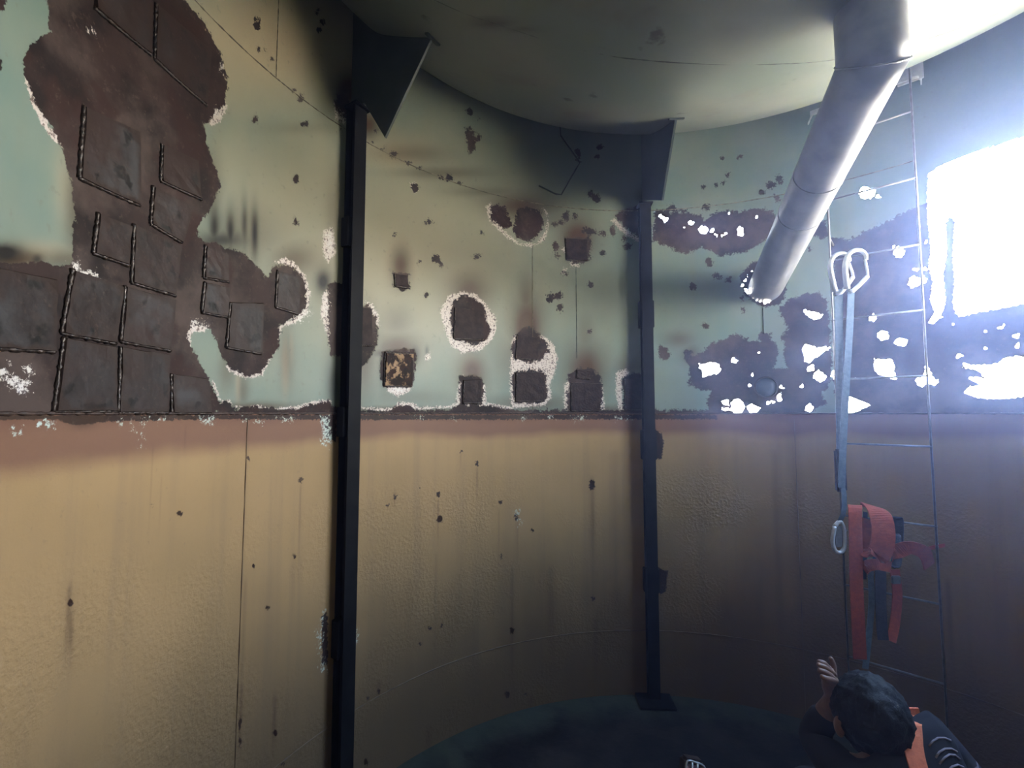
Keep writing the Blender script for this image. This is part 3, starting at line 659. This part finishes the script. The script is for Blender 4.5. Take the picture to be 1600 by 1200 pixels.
# ------------------------------------------------------------------ posts
def post(px_top, py_top, label, clips, gus, base):
    root = thing('support_post', label, 'post')
    so = .036
    p = wallpt(px_top, HOR, so); iv = inward(p); tv = Vector((-iv.y, iv.x, 0)); up = Vector((0,0,1))
    pt = wallpt(px_top, py_top, so); ztop = pt.z; zc = ztop/2
    c = Vector((p.x, p.y, zc))
    # H-section column: two flanges and a web
    bm = bmesh.new(); hw, hd, tk = .032, .030, .006
    pr = [(-hw,-hd),(hw,-hd),(hw,-hd+tk),(tk/2,-hd+tk),(tk/2,hd-tk),(hw,hd-tk),(hw,hd),(-hw,hd),(-hw,hd-tk),(-tk/2,hd-tk),(-tk/2,-hd+tk),(-hw,-hd+tk)]
    lo = [bm.verts.new(Vector((p.x, p.y, .012)) + tv*a + iv*b) for a, b in pr]
    hi = [bm.verts.new(Vector((p.x, p.y, ztop)) + tv*a + iv*b) for a, b in pr]
    for k in range(12): bm.faces.new([lo[k], lo[(k+1) % 12], hi[(k+1) % 12], hi[k]])
    bm.faces.new(lo[::-1]); bm.faces.new(hi); bm_obj('column', bm, M_BLACK, root)
    bm = bmesh.new(); box_frame(bm, Vector((p.x, p.y, ztop+.005)), tv, iv, up, .042, .046, .005, .001); bm_obj('cap_plate', bm, M_BLACK, root)
    bm = bmesh.new(); box_frame(bm, Vector((p.x, p.y, .006)) + iv*.02, tv, iv, up, base, .09, .006, .001); bm_obj('base_plate', bm, M_BLACK, root)
    for py0, py1, side in clips:
        z0, z1 = wallpt(px_top, py0, so).z, wallpt(px_top, py1, so).z
        cc = Vector((p.x, p.y, (z0+z1)/2))
        bm = bmesh.new(); box_frame(bm, cc - iv*.010, tv, iv, up, .044, .024, abs(z0-z1)/2, .003); bm_obj('wall_clip', bm, M_BLACK, root)
    # gusset in the radial plane, from the post up to the dish
    (s0, zb, s1, zt_) = gus
    bm = bmesh.new(); outl = []
    pr2 = [(-.034, ztop+.012), (.055, ztop+.012), (s0, zb), (s1, None)]
    pts2 = []
    for s, zv in pr2:
        r = R - so - s
        pts2.append((s, zv if zv is not None else dish_z(r) + .002))
    k_ = 12
    for k in range(1, k_+1):
        s = s1 + (-.034 - s1)*k/k_; r = R - so - s; pts2.append((s, dish_z(min(r, R-.004)) + .002))
    A = [bm.verts.new(Vector((p.x, p.y, 0)) + iv*s + up*zv + tv*.005) for s, zv in pts2]
    B = [bm.verts.new(Vector((p.x, p.y, 0)) + iv*s + up*zv - tv*.005) for s, zv in pts2]
    bm.faces.new(A); bm.faces.new(B[::-1])
    for k in range(len(A)): bm.faces.new([A[k], B[k], B[(k+1) % len(A)], A[(k+1) % len(A)]])
    bm_obj('gusset_plate', bm, M_GUSSET, root)
    # pad plate on the dish above the gusset's tip
    r = R - so - s1; z_ = dish_z(r); sl = Vector((0,0,0)) - iv*1.0; sl.z = 2*DK*r; sl.normalize(); nn = sl.cross(tv).normalized()
    bm = bmesh.new(); box_frame(bm, Vector((p.x, p.y, 0)) + iv*s1 + up*(z_-.004) + sl*.0, sl, tv, nn, .010, .036, .004, .001); bm_obj('pad_plate', bm, M_GUSSET, root)
    return root, p, iv
post(547, 165, 'black steel H-section post under the large left gusset, nearest the camera', [(340,386,0),(636,682,0),(962,1020,0)], (.19, EYE+1.17, .45, 0), .05)
post(1013, 322, 'dark steel H-section post further right, beside the perforated rust', [(470,512,0),(672,718,0),(888,925,0)], (.40, EYE+1.13, .66, 0), .10)

# ------------------------------------------------------------------ the bent pipe
pipe = thing('feed_pipe', 'grey steel pipe dropping from the ceiling, mitred and slanting into the wall', 'pipe')
PR = .091
E1 = at(1362, 98, 1.35); dv = Vector((0,0,1))
W1 = wallpt(1197, 447); d2 = (W1 - E1).normalized()
ztop = dish_z(math.hypot(E1.x-CX, E1.y-CY)) + .03
bis = (d2 + dv*1.0); nplane = (dv - d2).normalized()      # mitre plane normal
def section(a, b, ends, name, n=40, seg=20):
    d = (b-a).normalized(); s = d.cross(Vector((0.3,1,.1))).normalized(); u = s.cross(d).normalized()
    bm = bmesh.new(); rings = []
    for k in range(seg+1):
        t_ = k/seg; c = a.lerp(b, t_); ring = []
        for j in range(n):
            an_ = 2*math.pi*j/n; o = (s*math.cos(an_)+u*math.sin(an_))*PR
            pnt = c + o
            if (k == 0 and ends[0]) or (k == seg and ends[1]):
                pnt = c + o - d*(o.dot(nplane)/d.dot(nplane))
            ring.append(bm.verts.new(pnt))
        rings.append(ring)
    for k in range(seg):
        for j in range(n): bm.faces.new([rings[k][j], rings[k][(j+1) % n], rings[k+1][(j+1) % n], rings[k+1][j]])
    bm.faces.new(rings[0][::-1]); bm.faces.new(rings[-1])
    return bm_obj(name, bm, M_PIPE, pipe, True)
section(Vector((E1.x, E1.y, ztop)), E1, (False, True), 'vertical_section', seg=6)
section(E1, W1 + d2*.05, (True, False), 'slanted_section')
for t_ in (.345, .52):
    c = E1.lerp(W1, t_); s = d2.cross(Vector((.3,1,.1))).normalized(); u = s.cross(d2).normalized()
    pts = [c + (s*math.cos(a)+u*math.sin(a))*(PR+.0005) for a in np.linspace(0, 2*math.pi, 61)]
    bm = bmesh.new(); tube(bm, pts, [.0025*(1+rng.uniform(-.4,.4)) for _ in pts], 5, False); bm_obj('weld_ring', bm, M_PIPE, pipe, True)
s = d2.cross(Vector((.3,1,.1))).normalized(); u = s.cross(d2).normalized()
pts = []
for a in np.linspace(0, 2*math.pi, 61):
    o = (s*math.cos(a)+u*math.sin(a))*(PR+.001); pts.append(E1 + o - d2*(o.dot(nplane)/d2.dot(nplane)))
bm = bmesh.new(); tube(bm, pts, [.003*(1+rng.uniform(-.4,.4)) for _ in pts], 5, False); bm_obj('mitre_weld', bm, M_PIPE, pipe, True)

# flat bracket high behind the pipe
br = thing('strap_bracket', 'pale flat steel strap bracket on the wall behind the pipe top', 'bracket')
b0, b1 = wallpt(1258, 174, .09), wallpt(1440, 126, .09)
tv = (b1-b0); tv.z = 0; tv.normalize(); zb = (b0.z+b1.z)/2
b0.z = b1.z = zb
iv = inward(b0.lerp(b1, .5)); up = Vector((0,0,1)); mid = b0.lerp(b1, .5); hl = (b1-b0).length/2
bm = bmesh.new(); ribbon(bm, curve_pts([mid - tv*hl - iv*.085, mid - tv*(hl-.03) - iv*.01, mid - tv*(hl-.06), mid, mid + tv*(hl-.05), mid + tv*(hl-.005) - iv*.03, mid + tv*(hl) - iv*.085], 6), up, .012, .05 if False else .006); bm_obj('strap', bm, M_STEEL, br)
bm = bmesh.new(); box_frame(bm, mid + tv*(hl-.04) + up*.04 - iv*.02, tv, iv, up, .05, .004, .05, .002); bm_obj('hanger_plate', bm, M_STEEL, br)
bm = bmesh.new(); box_frame(bm, mid - tv*(hl-.07) + up*.018 - iv*.02, tv, iv, up, .05, .004, .014, .002); bm_obj('end_plate', bm, M_STEEL, br)

# bent wire hanging against the wall between the gussets
bm = bmesh.new(); tube(bm, [wallpt(874,180,.035), wallpt(876,212,.02), wallpt(906,254,.012), wallpt(900,264,.010), wallpt(877,304,.006), wallpt(868,303,.004), wallpt(842,290,.004)], .0042, 6)
tag(bm_obj('bent_wire', bm, M_WIRE, None, True), 'thin dark wire bent like an arrowhead on the upper wall', 'wire')

# ------------------------------------------------------------------ ladder
lad = thing('wall_ladder', 'thin grey rod ladder fixed to the wall left of the bright opening', 'ladder')
LO = .13
l0, l1 = wallpt(1308, HOR, LO), wallpt(1452, HOR, LO)
ltv = (l1-l0).normalized(); liv = Vector((ltv.y, -ltv.x, 0))
if liv.dot(inward(l0)) < 0: liv = -liv
ZL = wallpt(1300, 130, LO).z
for p in (l0, l1):
    bm = bmesh.new(); tube(bm, [(p.x, p.y, .01), (p.x, p.y, ZL-.06), (p.x-liv.x*.03, p.y-liv.y*.03, ZL-.01), Vector((p.x, p.y, ZL)) - liv*(LO-.012)], .0048, 8); bm_obj('rail', bm, M_ROD, lad, True)
rz = [wallpt(1380, y, LO).z for y in (190, 292, 393, 492, 590, 695, 812, 925, 1040)]
for z_ in rz + [rz[-1]-.33]:
    a, b = Vector((l0.x, l0.y, z_)), Vector((l1.x, l1.y, z_)); bm = bmesh.new(); tube(bm, [a - ltv*.006, b + ltv*.006], .0048, 8); bm_obj('rung', bm, M_ROD, lad, True)
for p in (l0, l1):
    for z_ in (rz[2]+.12, rz[6]-.1):
        bm = bmesh.new(); a = Vector((p.x, p.y, z_)); wd = -liv; b = a + wd*.16
        r_ = math.hypot(b.x-CX, b.y-CY)
        while r_ < R-.002: b = b + wd*.002; r_ = math.hypot(b.x-CX, b.y-CY)
        tube(bm, [a, b], .006, 6); bm_obj('standoff', bm, M_ROD, lad, True)

# ------------------------------------------------------------------ lanyard with two big hooks
LD = (l0.y + l1.y)/2 - .06
lan = thing('twin_lanyard', 'fall-arrest lanyard with two large pale hooks hanging on a ladder rung', 'lanyard')
def hook(cx, cy, lean, sc=1.0, depth=None):
    D = depth
    ring = []
    for u, v in [(-10,34),(-15,14),(-19,-6),(-17,-22),(-8,-32),(4,-34),(13,-28),(15,-20)]:
        x = cx + (u*math.cos(lean) - v*math.sin(lean))*sc; y = cy + (u*math.sin(lean) + v*math.cos(lean))*sc
        ring.append(at(x, y, D))
    bm = bmesh.new(); pts = curve_pts(ring, 6); n = len(pts); tube(bm, pts, [.013 - .005*k/n for k in range(n)], 8); h = bm_obj('hook', bm, M_STEEL, lan, True)
    gp = []
    for u, v in [(13,-20),(20,0),(21,8),(10,24),(0,36)]:
        x = cx + (u*math.cos(lean) - v*math.sin(lean))*sc; y = cy + (u*math.sin(lean) + v*math.cos(lean))*sc
        gp.append(at(x, y, D))
    bm = bmesh.new(); tube(bm, gp[:3], .006, 6); bm_obj('gate', bm, M_STEEL, h, True)
    bm = bmesh.new(); tube(bm, [gp[2], gp[3], gp[4], at(cx-10, cy+34, D)], .010, 8); bm_obj('hook_throat', bm, M_STEEL, h, True)
hook(1314, 426, .0, .88, LD); hook(1337, 422, .14, .92, LD-.03)
fw = Vector((0,-1,0))
def strap(ctrl, width, mat, parent, name='strap', depthoff=0, thick=.004, wdir=None):
    pts = curve_pts(ctrl, 6); bm = bmesh.new(); ribbon(bm, pts, wdir or Vector((1,-.2,0)), width, thick); return bm_obj(name, bm, mat, parent, False)
strap([at(1311,452,LD), at(1311,520,LD), at(1312,600,LD), at(1313,690,LD), at(1314,762,LD)], .034, M_BLUEWEB, lan, 'tape')
strap([at(1330,452,LD-.02), at(1327,520,LD-.02), at(1321,620,LD-.02), at(1317,700,LD-.02), at(1315,762,LD-.02)], .030, M_BLUEWEB, lan, 'tape')
bm = bmesh.new(); box_frame(bm, at(1313,735,LD), Vector((1,0,0)), Vector((0,1,0)), Vector((0,0,1)), .024, .014, .10, .008); bm_obj('shock_pack', bm, M_NAVYWEB, lan)
strap([at(1316,758,LD-.01), at(1319,775,LD-.02), at(1318,800,LD-.02), at(1312,815,LD)], .02, M_BLUEWEB, lan, 'tape')
bm = bmesh.new(); tube(bm, curve_pts([at(1304,822,LD), at(1301,845,LD), at(1305,860,LD), at(1313,863,LD), at(1319,855,LD), at(1319,830,LD), at(1313,815,LD), at(1304,822,LD)], 5), .009, 8); bm_obj('carabiner', bm, M_STEEL, lan, True)
bm = bmesh.new(); box_frame(bm, at(1310,838,LD+.005), Vector((1,0,0)), Vector((0,1,0)), Vector((0,0,1)), .022, .006, .05, .005); bm_obj('swivel_plate', bm, M_ROD, lan)

# ------------------------------------------------------------------ safety harness slung over the rung
HD = LD - .01
har = thing('safety_harness', 'orange webbing safety harness slung over a lower ladder rung', 'harness')
X1 = Vector((1,0,0))
strap([at(1337,800,HD+.11), at(1336,791,HD+.08), at(1336,796,HD), at(1337,850,HD-.01), at(1338,910,HD), at(1341,975,HD), at(1344,1030,HD+.02)], .055, M_ORANGE, har)
strap([at(1350,905,HD+.04), at(1351,850,HD+.03), at(1352,800,HD+.06)], .018, M_NAVYWEB, har, 'edge_tape')
strap([at(1362,795,HD+.10), at(1362,790,HD+.05), at(1374,802,HD-.02), at(1380,825,HD-.05), at(1379,850,HD-.06), at(1371,868,HD-.05), at(1358,860,HD-.02), at(1353,835,HD), at(1358,812,HD+.03)], .085, M_ORANGE, har, wdir=Vector((.75,-.55,-.25)))
strap([at(1392,808,HD+.02), at(1402,809,HD+.03), at(1404,822,HD+.02), at(1403,850,HD+.02), at(1400,880,HD+.02), at(1392,885,HD+.02)], .04, M_NAVYWEB, har, wdir=Vector((.5,-.8,0)))
strap([at(1395,870,HD), at(1402,862,HD-.03), at(1420,856,HD-.06), at(1438,860,HD-.07), at(1447,868,HD-.06), at(1452,885,HD-.03)], .06, M_ORANGE, har, wdir=Vector((.2,-.3,1)))
strap([at(1440,862,HD-.04), at(1455,856,HD-.02), at(1476,852,HD)], .016, M_ORANGE, har, 'strap_tail', wdir=Vector((0,0,1)))
strap([at(1392,886,HD-.01), at(1372,882,HD-.02), at(1356,884,HD), at(1350,890,HD+.02)], .05, M_ORANGE, har, wdir=Vector((0,0,1)))
strap([at(1372,870,HD), at(1376,900,HD), at(1376,940,HD), at(1378,980,HD), at(1380,1000,HD)], .045, M_NAVYWEB, har)
strap([at(1398,890,HD+.01), at(1402,930,HD+.01), at(1398,975,HD+.01), at(1392,1002,HD)], .04, M_ORANGE, har)
strap([at(1360,890,HD+.02), at(1362,940,HD+.02), at(1357,1000,HD+.02), at(1352,1045,HD+.02)], .025, M_BLUEWEB, har)
bm = bmesh.new(); box_frame(bm, at(1400,845,HD), Vector((1,0,0)), Vector((0,1,0)), Vector((0,0,1)), .022, .008, .03, .004); bm_obj('buckle', bm, M_NAVYWEB, har)
bm = bmesh.new(); box_frame(bm, at(1400,906,HD-.01), Vector((1,0,0)), Vector((0,1,0)), Vector((0,0,1)), .02, .006, .018, .003); bm_obj('buckle', bm, M_ROD, har)

# ------------------------------------------------------------------ crouching person seen from behind
def skin_mesh(name, verts, edges, radii, mat, parent=None, root=0, sub=2):
    me = bpy.data.meshes.new(name); me.from_pydata([tuple(v) for v in verts], edges, []); me.update()
    o = link(bpy.data.objects.new(name, me), parent)
    m = o.modifiers.new('skin', 'SKIN'); m.use_smooth_shade = True
    for i, sv in enumerate(me.skin_vertices[0].data):
        r = radii[i]; sv.radius = r if isinstance(r, tuple) else (r, r); sv.use_root = (i == root)
    s = o.modifiers.new('sub', 'SUBSURF'); s.levels = sub; s.render_levels = sub
    me.materials.append(mat); return o
M_SKIN = simple('brown_skin', (.16,.085,.06), (.20,.11,.08), 40, .5, 0, .4, .05)
M_HAIR = simple('black_hair', (.004,.004,.006), (.008,.008,.011), 80, .6, 0, .2, .5)
M_VEST = simple('orange_vest_cloth', (.75,.22,.12), (.65,.18,.10), 60, .8, 0, .2, .2)
M_TROUS = simple('dark_trouser_cloth', (.02,.02,.028), (.03,.03,.038), 60, .85, 0, .2, .2)
t = MT('dark_sleeve_with_pale_stripes', .8, 0, .2)
wv = t.nt.nodes.new('ShaderNodeTexWave'); wv.bands_direction = 'Z'; wv.inputs['Scale'].default_value = 11; wv.inputs['Distortion'].default_value = .6; t.L(t.co, wv.inputs['Vector'])
zs_ = t.nt.nodes.new('ShaderNodeSeparateXYZ'); t.L(t.co, zs_.inputs[0])
lowz = t.math('MULTIPLY', t.math('SUBTRACT', 1.0, t.step(zs_.outputs['Z'], .66, .69)), t.step(zs_.outputs['X'], 1.22, 1.26))
t.color(t.mix(t.math('MULTIPLY', t.step(wv.outputs['Fac'], .86, .96), lowz), (.016,.016,.024), (.30,.26,.33))); M_SLEEVE = t.m
M_BOOT = simple('black_boot', (.015,.015,.017), (.03,.028,.028), 30, .6, 0, .3, .1)

V = {}; names = []; vl = []; rl = []; el = []
def J(n, p, r, parent=None):
    V[n] = len(vl); vl.append(Vector(p)); rl.append(r)
    if parent: el.append((V[parent], V[n]))
J('pelvis', (1.14,1.22,.30), (.15,.13)); J('belly', (1.135,1.27,.42), (.14,.11), 'pelvis'); J('chest', (1.125,1.35,.55), (.145,.11), 'belly')
J('neckb', (1.115,1.41,.635), .065, 'chest'); J('neck', (1.10,1.435,.675), .055, 'neckb'); J('skull', at(1361,1130,1.455), (.070,.080), 'neck'); J('crown', at(1361,1100,1.46), (.06,.07), 'skull')
J('rsh', at(1450,1146,1.42), .06, 'chest'); J('rel', at(1535,1258,1.36), .045, 'rsh'); J('rwr', (1.40,1.56,.40), .03, 'rel'); J('rpalm', (1.39,1.63,.39), (.04,.02), 'rwr')
J('lsh', (.975,1.40,.60), .058, 'chest'); J('lel', (.975,1.57,.60), .043, 'lsh')
hw_ = at(1305,1090,1.52); hp = at(1294,1062,1.52)
J('lwr', hw_, .027, 'lel'); J('lpalm', hp, (.036,.018), 'lwr')
for sx, nm in ((-1,'l'),(1,'r')):
    J(nm+'hip', (1.14+sx*.09,1.25,.29), .095, 'pelvis'); J(nm+'kn', (1.14+sx*.17,1.62,.46), .062, nm+'hip')
    J(nm+'an', (1.14+sx*.15,1.38,.10), .042, nm+'kn'); J(nm+'ft', (1.14+sx*.16,1.52,.045), (.045,.035), nm+'an'); J(nm+'to', (1.14+sx*.165,1.62,.035), (.04,.022), nm+'ft')
# fingers of the raised left hand: curled outwards to the left
fing = [((1296,1046),(1288,1036),(1276,1033)), ((1299,1050),(1290,1043),(1275,1037)), ((1299,1056),(1289,1050),(1277,1046)), ((1299,1062),(1290,1060),(1281,1056))]
for k, (a, b, c) in enumerate(fing):
    J('f%da' % k, at(a[0], a[1], 1.51-.012*k), .0095, 'lpalm'); J('f%db' % k, at(b[0], b[1], 1.50-.012*k), .0085, 'f%da' % k); J('f%dc' % k, at(c[0], c[1], 1.505-.012*k), .007, 'f%db' % k)
J('tha', at(1303,1052,1.54), .010, 'lpalm'); J('thb', at(1302,1038,1.545), .009, 'tha'); J('thc', at(1297,1026,1.545), .0075, 'thb')
for k in range(4):
    o = Vector((-.03+.02*k, 0, 0)); b0_ = Vector((1.39,1.63,.39)) + o
    J('g%da' % k, b0_ + Vector((0,.045,-.005)), .0095, 'rpalm'); J('g%db' % k, b0_ + Vector((0,.075,-.02)), .0085, 'g%da' % k); J('g%dc' % k, b0_ + Vector((0,.085,-.045)), .007, 'g%db' % k)
J('gta', Vector((1.345,1.64,.385)), .010, 'rpalm'); J('gtb', Vector((1.325,1.67,.375)), .009, 'gta')
person = skin_mesh('person', vl, el, rl, M_SKIN, None, V['pelvis'], 2)
tag(person, 'crouching person with dark hair, orange vest and dark sleeves, left hand raised', 'person')
def on_surface(o, px, py, lift=.006, default=1.44):
    bpy.context.view_layer.update(); e = o.evaluated_get(bpy.context.evaluated_depsgraph_get())
    d = ray(px, py).normalized(); ok, loc, nn, ix = e.ray_cast(Vector((0,0,EYE)), d)
    return (loc - d*lift) if ok else at(px, py, default)
def sub(nms, edges, radii, name, mat):
    return skin_mesh(name, [vl[V[n]] if isinstance(n, str) else Vector(n) for n in nms], edges, radii, mat, person, 0, 2)
jacket = sub(['pelvis','belly','chest','neckb','rsh','rel',(1.404,1.50,.425),'lsh','lel',tuple(vl[V['lel']].lerp(hw_, .7))],
    [(0,1),(1,2),(2,3),(2,4),(4,5),(5,6),(2,7),(7,8),(8,9)], [(.155,.135),(.15,.12),(.16,.125),.07,.082,.060,.044,.07,.054,.04], 'jacket', M_SLEEVE)
sub(['pelvis','belly','chest',(1.12,1.40,.62),tuple(at(1424,1152,1.39))], [(0,1),(1,2),(2,3),(2,4)], [(.162,.142),(.158,.128),(.168,.134),.085,.078], 'vest', M_VEST)
sub(['pelvis','lhip','lkn','lan','rhip','rkn','ran'], [(0,1),(1,2),(2,3),(0,4),(4,5),(5,6)], [(.16,.14),.105,.074,.055,.105,.074,.055], 'trousers', M_TROUS)
sp_ = [on_surface(jacket, x_, y_) for x_, y_ in [(1422,1106),(1423,1116),(1424,1130),(1425,1144),(1426,1158),(1428,1172),(1431,1186),(1435,1200),(1440,1214)]]
bm = bmesh.new(); ribbon(bm, sp_, Vector((1,-.1,.05)), .046, .005); bm_obj('vest_strap', bm, M_VEST, person)
M_STRIPE = simple('pale_sleeve_stripe', (.30,.26,.33), (.24,.21,.27), 60, .7, 0, .3, .1)
for arc in ([(1452,1166),(1458,1158),(1466,1153),(1476,1153),(1486,1157)], [(1462,1184),(1468,1175),(1477,1170),(1487,1170),(1496,1175)], [(1468,1194),(1476,1184),(1484,1179),(1493,1180),(1500,1186)], [(1480,1206),(1488,1198),(1497,1195),(1506,1199)]):
    bm = bmesh.new(); tube(bm, [on_surface(jacket, x_, y_, .001) for x_, y_ in arc], .0026, 5); bm_obj('sleeve_stripe', bm, M_STRIPE, person, True)
for nm in ('l','r'):
    sub([nm+'an', nm+'ft', nm+'to'], [(0,1),(1,2)], [.052,(.052,.042),(.047,.033)], 'boot', M_BOOT)
from mathutils import noise as mnoise
hc = at(1361, 1120, 1.445); bm = bmesh.new(); bmesh.ops.create_icosphere(bm, subdivisions=5, radius=1)
for v in bm.verts:
    d_ = v.co.copy(); k_ = 1 + .06*mnoise.noise(d_*4) + .05*mnoise.noise(d_*11) + .035*mnoise.noise(d_*26)
    taper = 1.0 if d_.z > -.2 else 1.0 - .35*(-.2-d_.z)
    v.co = hc + Vector((d_.x*.096*taper, d_.y*.108*taper, d_.z*.120))*k_
bm_obj('hair', bm, M_HAIR, person, True)
# face and ears, turned away from the camera
for sx in (-1, 1):
    bm = bmesh.new(); bmesh.ops.create_uvsphere(bm, u_segments=8, v_segments=6, radius=1, matrix=Matrix.Translation(at(1361,1135,1.455) + Vector((sx*.096,0,0))) @ Matrix.Diagonal((.012,.02,.03,1)))
    bm_obj('ear', bm, M_SKIN, person, True)
bm = bmesh.new(); bmesh.ops.create_cone(bm, segments=8, radius1=.018, radius2=.006, depth=.05, matrix=Matrix.Translation(at(1361,1135,1.455) + Vector((0,.115,0))) @ Matrix.Rotation(math.radians(-25), 4, 'X')); bm_obj('nose', bm, M_SKIN, person, True)

# ------------------------------------------------------------------ small framed lamp head on the floor
lamp = thing('work_lamp', 'small silver-framed lamp lying on the dark floor at the lower edge', 'lamp')
fb = at(1080, 1224, 2.10); fb.z = 0.0
fx = Vector((.96,.10,-.22)).normalized(); fz = Vector((.18,.25,.95)); fz = (fz - fx*fz.dot(fx)).normalized(); fy = fz.cross(fx)
fc = fb + Vector((0,0,.080))
M_DARKCASE = simple('dark_lamp_case', (.03,.022,.025), (.06,.04,.045), 40, .4, 0, .5, .1)
M_PANE = simple('smoky_lamp_pane', (.14,.09,.11), (.20,.14,.17), 30, .15, 0, .6, .0)
bm = bmesh.new(); box_frame(bm, fc, fx, fy, fz, .046, .03, .072, .012); bm_obj('case', bm, M_DARKCASE, lamp, False)
fr = curve_pts([fc - fy*.034 + fx*a + fz*b for a, b in [(-.042,-.06),(-.044,.0),(-.042,.064),(0,.066),(.03,.060),(.042,.04),(.044,-.06)]], 5)
bm = bmesh.new(); tube(bm, fr, .004, 6); bm_obj('frame', bm, M_STEEL, lamp, True)
for a, b in ((-.018,-.012),(.006,.014)):
    bm = bmesh.new(); tube(bm, [fc - fy*.034 + fx*a + fz*.065, fc - fy*.034 + fx*b - fz*.06], .0045, 6); bm_obj('frame_bar', bm, M_STEEL, lamp, True)
for a, h_ in ((-.031,.012),(-.004,.008),(.027,.011)):
    bm = bmesh.new(); box_frame(bm, fc - fy*.0305 + fx*a, fx, fy, fz, h_, .003, .055, .002); bm_obj('pane', bm, M_PANE, lamp)

# ------------------------------------------------------------------ bluish haze in the tank, also imitating lens glare round the opening
vm = bpy.data.materials.new('blue_haze_and_glare'); vm.use_nodes = True; nt = vm.node_tree
nt.nodes.remove(nt.nodes['Principled BSDF'])
vsn = nt.nodes.new('ShaderNodeVolumeScatter'); vsn.inputs['Color'].default_value = (.43,.54,1.0,1); vsn.inputs['Density'].default_value = .033; vsn.inputs['Anisotropy'].default_value = .80
nt.links.new(vsn.outputs[0], nt.nodes['Material Output'].inputs['Volume'])
bm = bmesh.new(); bmesh.ops.create_cone(bm, cap_ends=True, segments=64, radius1=R+.12, radius2=R+.12, depth=ZTOP+.1, matrix=Matrix.Translation((CX, CY, ZTOP/2)))
hz = bm_obj('haze', bm, vm); tag(hz, 'thin bluish haze filling the tank, also imitating lens glare', 'haze'); hz['kind'] = 'stuff'
